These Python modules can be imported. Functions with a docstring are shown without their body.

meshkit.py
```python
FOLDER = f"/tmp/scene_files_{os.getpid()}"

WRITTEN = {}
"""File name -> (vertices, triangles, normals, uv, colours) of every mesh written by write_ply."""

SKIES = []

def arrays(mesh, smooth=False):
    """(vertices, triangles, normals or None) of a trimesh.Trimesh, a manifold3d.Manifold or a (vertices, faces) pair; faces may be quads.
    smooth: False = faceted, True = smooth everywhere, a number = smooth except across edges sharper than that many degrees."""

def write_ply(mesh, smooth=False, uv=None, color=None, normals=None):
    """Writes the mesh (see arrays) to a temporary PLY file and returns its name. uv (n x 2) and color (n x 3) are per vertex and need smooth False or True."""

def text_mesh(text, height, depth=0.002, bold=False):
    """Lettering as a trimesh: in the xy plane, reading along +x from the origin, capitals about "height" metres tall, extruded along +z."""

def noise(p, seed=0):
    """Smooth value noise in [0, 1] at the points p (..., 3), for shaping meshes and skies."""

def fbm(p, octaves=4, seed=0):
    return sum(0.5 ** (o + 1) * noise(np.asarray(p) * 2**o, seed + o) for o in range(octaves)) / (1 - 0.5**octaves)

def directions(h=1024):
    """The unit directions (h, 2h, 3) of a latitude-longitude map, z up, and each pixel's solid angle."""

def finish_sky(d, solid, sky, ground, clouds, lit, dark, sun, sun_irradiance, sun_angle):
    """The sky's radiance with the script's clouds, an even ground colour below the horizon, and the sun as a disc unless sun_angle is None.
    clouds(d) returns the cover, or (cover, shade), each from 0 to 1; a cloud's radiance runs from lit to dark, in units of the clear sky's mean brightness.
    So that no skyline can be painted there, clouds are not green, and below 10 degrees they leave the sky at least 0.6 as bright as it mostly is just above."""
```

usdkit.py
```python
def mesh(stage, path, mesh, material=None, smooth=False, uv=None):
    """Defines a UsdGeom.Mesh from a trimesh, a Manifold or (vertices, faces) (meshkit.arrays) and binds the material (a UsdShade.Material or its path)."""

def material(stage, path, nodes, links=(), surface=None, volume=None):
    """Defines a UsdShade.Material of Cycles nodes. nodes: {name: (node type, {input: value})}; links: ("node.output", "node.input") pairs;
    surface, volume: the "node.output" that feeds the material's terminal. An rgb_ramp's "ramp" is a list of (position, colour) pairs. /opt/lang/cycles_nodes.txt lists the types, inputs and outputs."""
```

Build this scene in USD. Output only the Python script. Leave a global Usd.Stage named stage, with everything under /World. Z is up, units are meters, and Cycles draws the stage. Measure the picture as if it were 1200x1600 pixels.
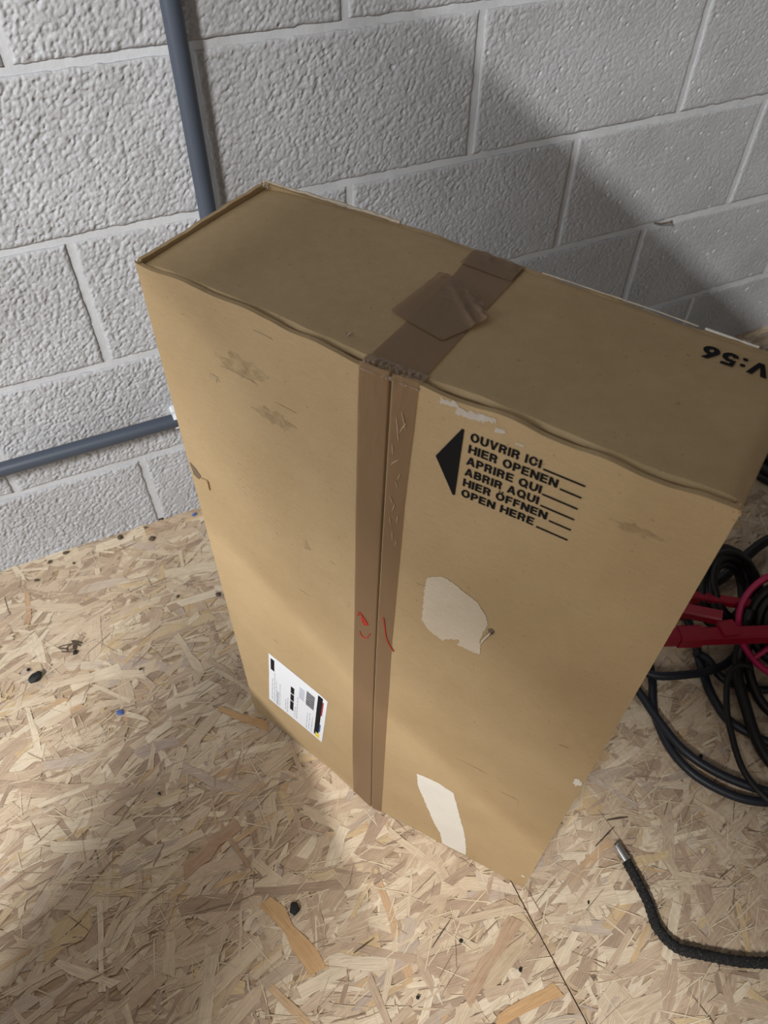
import math
import random
import numpy as np
import trimesh
import manifold3d
from scipy.spatial import cKDTree
from shapely.geometry import Polygon, LineString, Point
from shapely.ops import unary_union
from shapely import affinity
from pxr import Usd, UsdGeom, UsdLux, UsdShade, Gf, Sdf, Vt
import usdkit
import meshkit

random.seed(7)
rng = np.random.default_rng(7)
stage = Usd.Stage.CreateInMemory()
UsdGeom.SetStageUpAxis(stage, UsdGeom.Tokens.z)
UsdGeom.SetStageMetersPerUnit(stage, 1.0)
UsdGeom.Xform.Define(stage, '/World')
UsdGeom.Scope.Define(stage, '/World/Looks')

# ------------------------------------------------------------------ camera
EYE = (0.0, -1.114, 1.195)
RIGHT, DOWN, FWD = [(0.9062, -0.422758, 0.008843), (-0.314033, -0.686852, -0.655452), (0.283171, 0.591194, -0.755185)]
cam = UsdGeom.Camera.Define(stage, '/World/camera')
FOCAL = 6.86
cam.CreateFocalLengthAttr(FOCAL)
cam.CreateHorizontalApertureAttr(FOCAL * 1200 / 1160.76)
cam.CreateVerticalApertureAttr(FOCAL * 1600 / 1160.76)
cam.CreateClippingRangeAttr(Gf.Vec2f(0.02, 60))
cam.CreateFStopAttr(2.4)
cam.CreateFocusDistanceAttr(0.78)
cam.CreateExposureAttr(0.32)
M = Gf.Matrix4d(RIGHT[0], RIGHT[1], RIGHT[2], 0, -DOWN[0], -DOWN[1], -DOWN[2], 0, -FWD[0], -FWD[1], -FWD[2], 0, EYE[0], EYE[1], EYE[2], 1)
cam.AddTransformOp().Set(M)

# ------------------------------------------------------------------ light
def aim(prim, pos, target):
    z = np.array(pos, float) - np.array(target, float); z /= np.linalg.norm(z)
    x = np.cross([0, 0, 1.0], z); x = x / np.linalg.norm(x) if np.linalg.norm(x) > 1e-6 else np.array([1.0, 0, 0])
    y = np.cross(z, x)
    UsdGeom.Xformable(prim).AddTransformOp().Set(Gf.Matrix4d(*x, 0, *y, 0, *z, 0, *map(float, pos), 1))

def rect(name, pos, target, w, h, power, color):
    l = UsdLux.RectLight.Define(stage, '/World/' + name)
    l.CreateWidthAttr(w); l.CreateHeightAttr(h); l.CreateIntensityAttr(power); l.CreateColorAttr(Gf.Vec3f(*color)); l.CreateNormalizeAttr(True)
    aim(l, pos, target)

rect('tube_lamp', (-1.6, -2.1, 2.6), (0.2, -2.1, 0.9), 0.60, 0.03, 31.0, (1.0, 0.98, 0.955))      # a strip lamp under the ceiling, its length across the beam of trim_1's end
rect('doorway_daylight', (-2.1, -1.0, 1.15), (0.1, -0.6, 0.55), 0.7, 1.4, 6.5, (0.90, 0.95, 1.0))
rect('ceiling_lamp', (-0.7, -3.2, 2.7), (-0.5, -2.6, 0.0), 1.2, 0.2, 2.2, (1.0, 0.96, 0.90))

# ------------------------------------------------------------------ helpers
def numbered(parent, name):
    path, k = f'{parent}/{name}', 0
    while stage.GetPrimAtPath(path):
        k += 1
        path = f'{parent}/{name}_{k:03d}'
    return path

_count = {}
def fresh(parent, name):
    key = (parent, name)
    k = _count.get(key, -1) + 1
    _count[key] = k
    return f'{parent}/{name}' + (f'_{k:03d}' if k else '')

def keys(prim, label=None, category=None, group=None, kind=None):
    for k, v in (('label', label), ('category', category), ('group', group), ('kind', kind)):
        if v: prim.SetCustomDataByKey(k, v)
    return prim

def thing(name, label=None, category=None, group=None, kind=None, loc=None):
    x = UsdGeom.Xform.Define(stage, fresh('/World', name))
    if loc is not None: x.AddTranslateOp().Set(Gf.Vec3d(*loc))
    return keys(x.GetPrim(), label, category, group, kind)

def obj(name, mesh, mat, parent=None, smooth=False, uv=None, **kw):
    path = fresh(str(parent.GetPath()) if parent else '/World', name)
    m = usdkit.mesh(stage, path, mesh, LOOK[mat], smooth=smooth, uv=uv)
    return keys(m.GetPrim(), **kw)

LOOK = {}
def look(name, nodes, links, surface='p.BSDF'):
    LOOK[name] = usdkit.material(stage, '/World/Looks/' + name, nodes, links, surface=surface)

def plain(name, color, rough=0.6, metallic=0.0, **kw):
    look(name, {'p': ('principled_bsdf', {'base_color': color, 'roughness': rough, 'metallic': metallic, **kw})}, [])

def grid_faces(nu, nv, flip=False):
    i, j = np.meshgrid(np.arange(nu - 1), np.arange(nv - 1), indexing='ij')
    a = (i * nv + j).ravel(); b = a + nv; c = b + 1; d = a + 1
    f = np.stack([a, b, c, d], 1)
    f = np.vstack([f[:, [0, 1, 2]], f[:, [0, 2, 3]]])
    return f[:, ::-1] if flip else f

def shell(P, N, thick):
    """A sheet of thickness thick: P (nu, nv, 3) is its outer face, N the outward direction (array or one vector)."""
    nu, nv = P.shape[:2]
    N = np.broadcast_to(np.asarray(N, float), P.shape)
    Q = P - N * thick
    v = np.vstack([P.reshape(-1, 3), Q.reshape(-1, 3)])
    n = nu * nv
    f0 = grid_faces(nu, nv)
    # orient outward
    a, b, c = v[f0[0]]
    out = np.dot(np.cross(b - a, c - a), N.reshape(-1, 3)[0]) > 0
    F = [f0 if out else f0[:, ::-1], (f0[:, ::-1] if out else f0) + n]
    idx = np.arange(n).reshape(nu, nv)
    ring = np.concatenate([idx[:, 0], idx[-1, 1:], idx[-2::-1, -1], idx[0, -2:0:-1]])
    r2 = np.roll(ring, -1)
    s = np.vstack([np.stack([ring, r2, r2 + n], 1), np.stack([ring, r2 + n, ring + n], 1)])
    m = trimesh.Trimesh(v, np.vstack(F + [s]), process=False)
    t2 = trimesh.Trimesh(v, np.vstack(F + [s[:, ::-1]]), process=False)
    return m if m.volume > t2.volume else t2

def spline(pts, n):
    from scipy.interpolate import CubicSpline
    pts = np.asarray(pts, float)
    t = np.r_[0, np.cumsum(np.linalg.norm(np.diff(pts, axis=0), axis=1) ** 0.5)]
    return CubicSpline(t, pts)(np.linspace(0, t[-1], n))

def tube(path, radius, sides=12, caps=True, wob=0.0, seed=0):
    p = np.asarray(path, float); n = len(p)
    r = np.broadcast_to(np.asarray(radius, float), (n,))
    t = np.gradient(p, axis=0); t /= np.linalg.norm(t, axis=1)[:, None]
    up = np.array([0, 0, 1.0]) if abs(t[0][2]) < 0.9 else np.array([1.0, 0, 0])
    x = np.cross(up, t[0]); x /= np.linalg.norm(x)
    V = []
    ang = np.linspace(0, 2 * math.pi, sides, endpoint=False)
    for i in range(n):
        x = x - t[i] * (x @ t[i]); x /= np.linalg.norm(x)
        y = np.cross(t[i], x)
        rr = r[i]
        ring = p[i] + rr * (np.cos(ang)[:, None] * x + np.sin(ang)[:, None] * y)
        V.append(ring)
    V = np.array(V)
    if wob:
        c = p[:, None, :]
        V = c + (V - c) * (1 + wob * (meshkit.fbm(V * 220, 2, seed) - 0.5))[..., None]
    V = V.reshape(-1, 3)
    F = []
    for i in range(n - 1):
        a = i * sides + np.arange(sides); b = i * sides + (np.arange(sides) + 1) % sides
        F += [np.stack([a, b, b + sides], 1), np.stack([a, b + sides, a + sides], 1)]
    if caps:
        k = len(V); V = np.vstack([V, p[0], p[-1]])
        a = np.arange(sides); b = (a + 1) % sides
        F += [np.stack([b, a, np.full(sides, k)], 1), np.stack([a + (n - 1) * sides, b + (n - 1) * sides, np.full(sides, k + 1)], 1)]
    return trimesh.Trimesh(V, np.vstack(F), process=False)

def frame(axis):
    z = np.array(axis, float); z /= np.linalg.norm(z)
    x = np.cross([0, 0, 1.0], z)
    x = x / np.linalg.norm(x) if np.linalg.norm(x) > 1e-6 else np.array([1.0, 0, 0])
    return x, np.cross(z, x), z

def circle(center, axis, r, n=48, a0=0.0, a1=2 * math.pi):
    x, y, z = frame(axis)
    a = np.linspace(a0, a1, n)
    return np.array(center) + r * (np.cos(a)[:, None] * x + np.sin(a)[:, None] * y)

def bar(p, q, w, h, bevel=0.15):
    """A chamfered rectangular bar from p to q, w across, h high."""
    p, q = np.array(p, float), np.array(q, float)
    d = q - p; L = np.linalg.norm(d); d /= L
    s = np.cross(d, [0, 0, 1.0]); s = s / np.linalg.norm(s) if np.linalg.norm(s) > 1e-3 else np.array([1.0, 0, 0])
    u = np.cross(s, d)
    b = bevel * min(w, h)
    poly = [(-w/2 + b, -h/2), (w/2 - b, -h/2), (w/2, -h/2 + b), (w/2, h/2 - b), (w/2 - b, h/2), (-w/2 + b, h/2), (-w/2, h/2 - b), (-w/2, -h/2 + b)]
    m = trimesh.creation.extrude_polygon(Polygon(poly), L, engine='earcut')
    T = np.eye(4); T[:3, 0] = s; T[:3, 1] = u; T[:3, 2] = d; T[:3, 3] = p
    if np.linalg.det(T[:3, :3]) < 0: T[:3, 0] *= -1
    m.apply_transform(T)
    return m

def join(*ms):
    return trimesh.util.concatenate(list(ms))

# ------------------------------------------------------------------ materials
G = ('geometry', {})
look('concrete_block', {
    'g': G, 'n1': ('noise_texture', {'scale': 5.0, 'detail': 4.0}), 'n2': ('noise_texture', {'scale': 210.0, 'detail': 3.0, 'roughness': 0.6}),
    'r1': ('rgb_ramp', {'ramp': [(0.3, (0.435, 0.440, 0.455)), (0.55, (0.505, 0.515, 0.54)), (0.75, (0.565, 0.575, 0.605))]}),
    'r2': ('rgb_ramp', {'ramp': [(0.25, (0.82, 0.82, 0.82)), (0.6, (1, 1, 1)), (0.8, (1.12, 1.12, 1.12))]}),
    'm': ('mix_color', {'blend_type': 'multiply', 'fac': 1.0, 'use_clamp': False}),
    'b': ('bump', {'strength': 0.5, 'distance': 0.0010}),
    'p': ('principled_bsdf', {'roughness': 0.9, 'specular_ior_level': 0.25})},
    [('g.position', 'n1.vector'), ('g.position', 'n2.vector'), ('n1.fac', 'r1.fac'), ('n2.fac', 'r2.fac'), ('r1.color', 'm.a'), ('r2.color', 'm.b'),
     ('m.result', 'p.base_color'), ('n2.fac', 'b.height'), ('b.normal', 'p.normal')])
look('mortar', {
    'g': G, 'n1': ('noise_texture', {'scale': 9.0, 'detail': 4.0}), 'n2': ('noise_texture', {'scale': 160.0, 'detail': 3.0}),
    'r1': ('rgb_ramp', {'ramp': [(0.3, (0.56, 0.58, 0.61)), (0.7, (0.64, 0.66, 0.69))]}),
    'b': ('bump', {'strength': 0.5, 'distance': 0.001}),
    'p': ('principled_bsdf', {'roughness': 0.85, 'specular_ior_level': 0.3})},
    [('g.position', 'n1.vector'), ('g.position', 'n2.vector'), ('n1.fac', 'r1.fac'), ('r1.color', 'p.base_color'), ('n2.fac', 'b.height'), ('b.normal', 'p.normal')])

def card(name, dark, light, rough=0.72):
    look(name, {
        'g': G, 'n0': ('noise_texture', {'scale': 9.0, 'detail': 3.0}), 'n1': ('noise_texture', {'scale': 520.0, 'detail': 2.0, 'roughness': 0.7}),
        'mp': ('mapping', {'scale': (90.0, 90.0, 700.0)}), 'n2': ('noise_texture', {'scale': 1.0, 'detail': 2.0}),
        'a1': ('math', {'math_type': 'multiply', 'value2': 0.5}), 'a2': ('math', {'math_type': 'multiply_add', 'value2': 0.25}), 'a3': ('math', {'math_type': 'multiply_add', 'value2': 0.25}),
        'r': ('rgb_ramp', {'ramp': [(0.36, dark), (0.64, light)]}),
        'n3': ('noise_texture', {'scale': 260.0, 'detail': 1.0}), 'sp': ('rgb_ramp', {'ramp': [(0.0, (1, 1, 1)), (0.73, (1, 1, 1)), (0.79, (0.72, 0.68, 0.62))]}),
        'm': ('mix_color', {'blend_type': 'multiply', 'fac': 1.0}),
        'n4': ('noise_texture', {'scale': 14.0, 'detail': 2.0}),
        'b': ('bump', {'strength': 0.25, 'distance': 0.0004}), 'b2': ('bump', {'strength': 0.5, 'distance': 0.004}),
        'p': ('principled_bsdf', {'roughness': rough, 'specular_ior_level': 0.35})},
        [('g.position', 'n0.vector'), ('g.position', 'n1.vector'), ('g.position', 'mp.vector'), ('mp.vector', 'n2.vector'), ('g.position', 'n3.vector'), ('g.position', 'n4.vector'),
         ('n0.fac', 'a1.value1'), ('n1.fac', 'a2.value1'), ('a1.value', 'a2.value3'), ('n2.fac', 'a3.value1'), ('a2.value', 'a3.value3'), ('a3.value', 'r.fac'),
         ('n3.fac', 'sp.fac'), ('r.color', 'm.a'), ('sp.color', 'm.b'), ('m.result', 'p.base_color'), ('n1.fac', 'b.height'), ('n4.fac', 'b2.height'), ('b2.normal', 'b.normal'), ('b.normal', 'p.normal')])
card('cardboard', (0.380, 0.266, 0.138), (0.452, 0.328, 0.180))
card('cardboard_edge', (0.30, 0.22, 0.13), (0.44, 0.33, 0.20), 0.85)
card('torn_card', (0.50, 0.42, 0.31), (0.62, 0.53, 0.42), 0.9)
card('torn_card_pale', (0.66, 0.62, 0.55), (0.74, 0.70, 0.63), 0.85)

def tape(name, tint, base, fac, rough=0.28, bump=0.35):
    look(name, {
        'g': G, 'n': ('noise_texture', {'scale': 55.0, 'detail': 3.0, 'distortion': 1.2}), 'b': ('bump', {'strength': bump, 'distance': 0.0012}),
        't': ('transparent_bsdf', {'color': tint}), 'p': ('principled_bsdf', {'base_color': base, 'roughness': rough, 'specular_ior_level': 0.5}),
        'mx': ('mix_closure', {'fac': fac})},
        [('g.position', 'n.vector'), ('n.fac', 'b.height'), ('b.normal', 'p.normal'), ('t.BSDF', 'mx.closure1'), ('p.BSDF', 'mx.closure2')], surface='mx.closure')
tape('packing_tape', (0.86, 0.79, 0.70), (0.37, 0.26, 0.165), 0.36)
tape('glossy_tape', (0.86, 0.80, 0.74), (0.36, 0.27, 0.19), 0.5, 0.10, 1.2)
plain('tape_crease', (0.50, 0.38, 0.26), 0.35)
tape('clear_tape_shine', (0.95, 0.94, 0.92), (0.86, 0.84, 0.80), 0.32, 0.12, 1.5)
plain('black_print', (0.008, 0.008, 0.009), 0.8, specular_ior_level=0.15)
plain('label_white', (0.80, 0.83, 0.88), 0.45)
plain('label_black', (0.010, 0.010, 0.011), 0.7, specular_ior_level=0.2)
plain('label_grey', (0.42, 0.45, 0.52), 0.5)
plain('label_yellow', (0.85, 0.65, 0.08), 0.5)
plain('label_blue', (0.05, 0.13, 0.35), 0.5)
plain('label_red', (0.40, 0.03, 0.05), 0.5)
plain('red_ink', (0.42, 0.035, 0.02), 0.5)
plain('scuff_white', (0.68, 0.64, 0.58), 0.6)
plain('scuff_grey', (0.16, 0.115, 0.075), 0.8)
plain('dark_gap', (0.02, 0.015, 0.01), 0.9)
plain('conduit_grey', (0.062, 0.078, 0.108), 0.45)
plain('white_plastic', (0.80, 0.83, 0.86), 0.4)
plain('rubber_cable', (0.016, 0.020, 0.030), 0.45)
plain('black_cable', (0.006, 0.006, 0.007), 0.5)
plain('red_paint', (0.32, 0.004, 0.025), 0.38)
plain('pink_red_paint', (0.50, 0.012, 0.10), 0.35)
plain('steel', (0.62, 0.62, 0.62), 0.28, 0.9)
plain('stone_black', (0.010, 0.010, 0.010), 0.7)
plain('stone_brown', (0.10, 0.07, 0.045), 0.85)
plain('blue_plastic', (0.08, 0.13, 0.38), 0.4)
plain('wall_paint', (0.16, 0.155, 0.15), 0.9)
plain('ceiling_paint', (0.15, 0.145, 0.14), 0.9)
plain('beam_wood', (0.30, 0.20, 0.11), 0.8)
look('strap_black', {'g': G, 'n': ('noise_texture', {'scale': 500.0, 'detail': 3.0}), 'b': ('bump', {'strength': 1.0, 'distance': 0.002}),
     'r': ('rgb_ramp', {'ramp': [(0.4, (0.006, 0.006, 0.006)), (0.66, (0.03, 0.03, 0.03)), (0.72, (0.20, 0.19, 0.17))]}),
     'p': ('principled_bsdf', {'roughness': 0.9})},
     [('g.position', 'n.vector'), ('n.fac', 'b.height'), ('b.normal', 'p.normal'), ('n.fac', 'r.fac'), ('r.color', 'p.base_color')])

def wood(name, stops, blend=0.25, contrast=0.66):
    look(name, {
        'u': ('attribute', {'attribute': 'st'}), 's': ('separate_xyz', {}), 'fl': ('math', {'math_type': 'floor'}), 'wn': ('white_noise_texture', {'dimensions': '1D'}),
        'mp': ('mapping', {'scale': (22.0, 700.0, 1.0)}), 'n': ('noise_texture', {'scale': 1.0, 'detail': 3.0, 'roughness': 0.6}),
        'r': ('rgb_ramp', {'ramp': stops}), 'r2': ('rgb_ramp', {'ramp': [(0.25, (contrast,) * 3), (0.7, (1.06,) * 3)]}),
        'g': G, 'mw': ('mapping', {'scale': (26.0, 60.0, 30.0), 'rotation': (0, 0, 0.25)}), 'nw': ('noise_texture', {'scale': 1.0, 'detail': 5.0, 'roughness': 0.65, 'distortion': 1.4}),
        'rw': ('rgb_ramp', {'ramp': [(0.28, (0.38, 0.27, 0.18)), (0.42, (0.56, 0.43, 0.30)), (0.52, (0.66, 0.53, 0.38)), (0.66, (0.74, 0.62, 0.45)), (0.8, (0.60, 0.48, 0.36))]}),
        'mx': ('mix_color', {'fac': blend}),
        'm': ('mix_color', {'blend_type': 'multiply', 'fac': 1.0, 'use_clamp': False}), 'b': ('bump', {'strength': 0.5, 'distance': 0.0006}),
        'p': ('principled_bsdf', {'roughness': 0.62, 'specular_ior_level': 0.35})},
        [('u.vector', 's.vector'), ('s.x', 'fl.value1'), ('fl.value', 'wn.w'), ('u.vector', 'mp.vector'), ('mp.vector', 'n.vector'), ('wn.value', 'r.fac'), ('n.fac', 'r2.fac'),
         ('g.position', 'mw.vector'), ('mw.vector', 'nw.vector'), ('nw.fac', 'rw.fac'), ('r.color', 'mx.a'), ('rw.color', 'mx.b'),
         ('mx.result', 'm.a'), ('r2.color', 'm.b'), ('m.result', 'p.base_color'), ('n.fac', 'b.height'), ('b.normal', 'p.normal')])
wood('osb_strand', [(0.0, (0.32, 0.215, 0.15)), (0.08, (0.43, 0.30, 0.21)), (0.25, (0.56, 0.415, 0.29)), (0.45, (0.66, 0.52, 0.37)), (0.65, (0.72, 0.585, 0.42)), (0.82, (0.84, 0.72, 0.54)), (0.89, (0.47, 0.375, 0.32)), (0.95, (0.68, 0.51, 0.27)), (1.0, (0.55, 0.33, 0.175))])
wood('osb_sliver', [(0.0, (0.72, 0.59, 0.41)), (0.55, (0.80, 0.68, 0.49)), (0.80, (0.62, 0.49, 0.34)), (0.9, (0.30, 0.20, 0.13)), (1.0, (0.16, 0.11, 0.08))], 0.12)
wood('orange_strand', [(0.0, (0.60, 0.35, 0.155)), (1.0, (0.62, 0.38, 0.17))], 0.15)
wood('brown_strand', [(0.0, (0.42, 0.26, 0.15)), (1.0, (0.47, 0.30, 0.185))], 0.25)
look('osb_core', {'g': G, 'mp': ('mapping', {'scale': (16.0, 70.0, 16.0)}), 'n': ('noise_texture', {'scale': 1.0, 'detail': 3.0}),
     'r': ('rgb_ramp', {'ramp': [(0.3, (0.30, 0.21, 0.13)), (0.5, (0.45, 0.33, 0.21)), (0.7, (0.58, 0.45, 0.30))]}), 'p': ('principled_bsdf', {'roughness': 0.8})},
     [('g.position', 'mp.vector'), ('mp.vector', 'n.vector'), ('n.fac', 'r.fac'), ('r.color', 'p.base_color')])

# ------------------------------------------------------------------ the room
XL, XR, YF, ZC = -3.0, 4.0, -4.2, 2.8
wall = thing('wall_back', kind='structure')
PERP, BED0, BW, BH = 0.688, 0.854, 0.45, 0.225       # a vertical joint, a bed joint, the block module
JOINT = 0.0115

# granular face: domes of aggregate, with crevices between them
gp = rng.uniform([-0.9, -0.05], [2.1, 1.35], (int(3.0 * 1.4 / 0.0043 ** 2), 2))
gtree = cKDTree(gp)
gh = rng.uniform(0.55, 1.0, len(gp))
gr = rng.uniform(0.0025, 0.0045, len(gp))
pit = rng.uniform([-0.9, -0.05], [2.1, 1.35], (1500, 2))
ptree = cKDTree(pit)
pr = rng.uniform(0.0018, 0.0042, len(pit))

def block_relief(x, z):
    q = np.stack([x.ravel(), z.ravel()], 1)
    d, i = gtree.query(q, k=5)
    h = (gh[i] * np.clip(1 - (d / gr[i]) ** 2, 0, 1) ** 0.5).max(1)
    dp, ip = ptree.query(q)
    hole = np.clip(1 - (dp / pr[ip]) ** 2, 0, 1)
    big = meshkit.fbm(np.stack([q[:, 0] * 14, q[:, 1] * 14, 0 * q[:, 0]], 1), 3, 5)
    rough = np.clip(1.25 - 0.78 * np.clip(q[:, 0], -0.2, 1.2), 0.42, 1.35) * (0.7 + 0.6 * big)
    return ((h - 0.6) * 0.0023 * rough - hole * 0.0032 + (big - 0.5) * 0.0016).reshape(x.shape)

def fine_block(x0, x1, z0, z1, seed):
    step = 0.0017
    nx, nz = int((x1 - x0) / step) + 2, int((z1 - z0) / step) + 2
    X, Z = np.meshgrid(np.linspace(x0, x1, nx), np.linspace(z0, z1, nz), indexing='ij')
    e = np.minimum(np.minimum(X - x0, x1 - X), np.minimum(Z - z0, z1 - Z))
    edge = np.clip(e / 0.006, 0, 1)
    proud = rng.uniform(0.0, 0.0016)
    y = -(proud + block_relief(X, Z) * (0.4 + 0.6 * edge) - 0.0026 * (1 - edge) ** 2)
    wob = (meshkit.fbm(np.stack([X * 60, Z * 60, X * 0 + seed], -1), 2, seed) - 0.5) * 0.0035 * (1 - edge)
    cx, cz = (x0 + x1) / 2, (z0 + z1) / 2
    P = np.stack([X + np.sign(X - cx) * wob, y, Z + np.sign(Z - cz) * wob], -1)
    nu, nv = nx, nz
    v = P.reshape(-1, 3)
    idx = np.arange(nu * nv).reshape(nu, nv)
    ring = np.concatenate([idx[:, 0], idx[-1, 1:], idx[-2::-1, -1], idx[0, -2:0:-1]])
    back = v[ring].copy(); back[:, 1] = 0.03
    n = len(v); k = np.arange(len(ring)); k2 = (k + 1) % len(ring)
    s = np.vstack([np.stack([ring[k], n + k, n + k2], 1), np.stack([ring[k], n + k2, ring[k2]], 1)])
    return trimesh.Trimesh(np.vstack([v, back]), np.vstack([grid_faces(nu, nv, False), s]), process=False)

def coarse_block(x0, x1, z0, z1):
    m = trimesh.creation.box((x1 - x0, 0.032, z1 - z0)); m.apply_translation(((x0 + x1) / 2, 0.014, (z0 + z1) / 2))
    return m

k = 0
for row in range(-4, 9):
    zt = BED0 + 2 * BH - row * BH                   # bed joint at the top of this row
    zb = zt - BH
    if zt < 0.02 or zb > ZC: continue
    odd = row % 2
    for c in range(-9, 9):
        xa = PERP + c * BW + (BW / 2 if odd else 0)
        x0, x1 = max(xa + JOINT / 2, XL), min(xa + BW - JOINT / 2, XR)
        z0, z1 = max(zb + JOINT / 2, -0.02), min(zt - JOINT / 2, ZC)
        if x1 - x0 < 0.03 or z1 - z0 < 0.02: continue
        k += 1
        seen = x1 > -0.35 and x0 < 1.75 and z0 < 1.02 - 0.03 * max(x0, 0)
        if seen: obj('block', fine_block(x0, x1, z0, z1, k), 'concrete_block', wall, smooth=True)
        else: obj('block', coarse_block(x0, x1, z0, z1), 'concrete_block', wall)
# mortar: struck a little behind the faces of the blocks
X, Z = np.meshgrid(np.linspace(-0.6, 1.9, 500), np.linspace(0, 1.15, 230), indexing='ij')
ym = 0.0022 + 0.0024 * (meshkit.fbm(np.stack([X * 25, Z * 25, X * 0], -1), 3, 3) - 0.5)
fine = trimesh.Trimesh(np.stack([X, ym, Z], -1).reshape(-1, 3), grid_faces(500, 230), process=False)
def slab(x0, x1, y0, y1, z0, z1):
    m = trimesh.creation.box((x1 - x0, y1 - y0, z1 - z0)); m.apply_translation(((x0 + x1) / 2, (y0 + y1) / 2, (z0 + z1) / 2)); return m
obj('mortar', join(fine, slab(XL, XR, 0.006, 0.12, 0, ZC)), 'mortar', wall, smooth=40)

obj('wall_left', slab(XL - 0.1, XL, YF, 0.12, 0, ZC), 'wall_paint', kind='structure')
obj('wall_right', slab(XR, XR + 0.1, YF, 0.12, 0, ZC), 'wall_paint', kind='structure')
obj('wall_front', slab(XL - 0.1, XR + 0.1, YF - 0.1, YF, 0, ZC), 'wall_paint', kind='structure')
obj('trim_1', slab(-0.63, -0.58, YF, -1.10, 1.575, 1.79), 'beam_wood', kind='structure')      # a timber beam that crosses the room behind the camera
obj('trim_2', slab(-0.66, -0.59, -1.33, -0.98, 0, 1.06), 'beam_wood', kind='structure')      # a stout low post beside the camera
obj('trim_3', join(*[slab(-0.6055, -0.6045, YF, -1.12, 1.572 - .0054 * i - .0026 * (1 - i / 42), 1.572 - .0054 * i + .0026 * (1 - i / 42)) for i in range(42)],
    *[slab(-0.608, -0.602, y - .01, y + .01, 1.35, 1.61) for y in (-1.18, -2.6, -4.0)]), 'beam_wood', kind='structure')      # thinning slats slung under the beam
obj('trim_5', slab(-0.66, -0.60, -0.98, -0.68, 0, 0.44), 'beam_wood', kind='structure')      # a low stub beside the post
obj('trim_4', join(*[slab(-0.615, -0.595, y - .01, y + .01, 1.79, ZC) for y in (-1.20, -2.6, -4.0)]), 'beam_wood', kind='structure')      # its hangers
obj('ceiling', slab(XL - 0.1, XR + 0.1, YF - 0.1, 0.12, ZC, ZC + 0.1), 'ceiling_paint', kind='structure')

# ------------------------------------------------------------------ the floor: OSB sheets, each strand a chip of wood pressed into the face
floor = thing('floor', kind='structure')
SEAM, GAP = 0.3130, 0.0022
FT = 0.0                                              # top of the strand layer
BASE = -0.0032                                        # top of the core
obj('subfloor', slab(XL, XR, YF, 0, -0.06, -0.022), 'dark_gap', floor)
seams = [XL, SEAM - 2.5, SEAM - 1.25, SEAM, SEAM + 1.25, SEAM + 2.5, XR]
for a, b in zip(seams[:-1], seams[1:]):
    for y0, y1 in ((-2.5, -0.001), (YF, -2.5 - GAP)):
        obj('osb_sheet', slab(a + GAP / 2, b - GAP / 2, y0, y1, -0.021, BASE), 'osb_core', floor)

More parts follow.
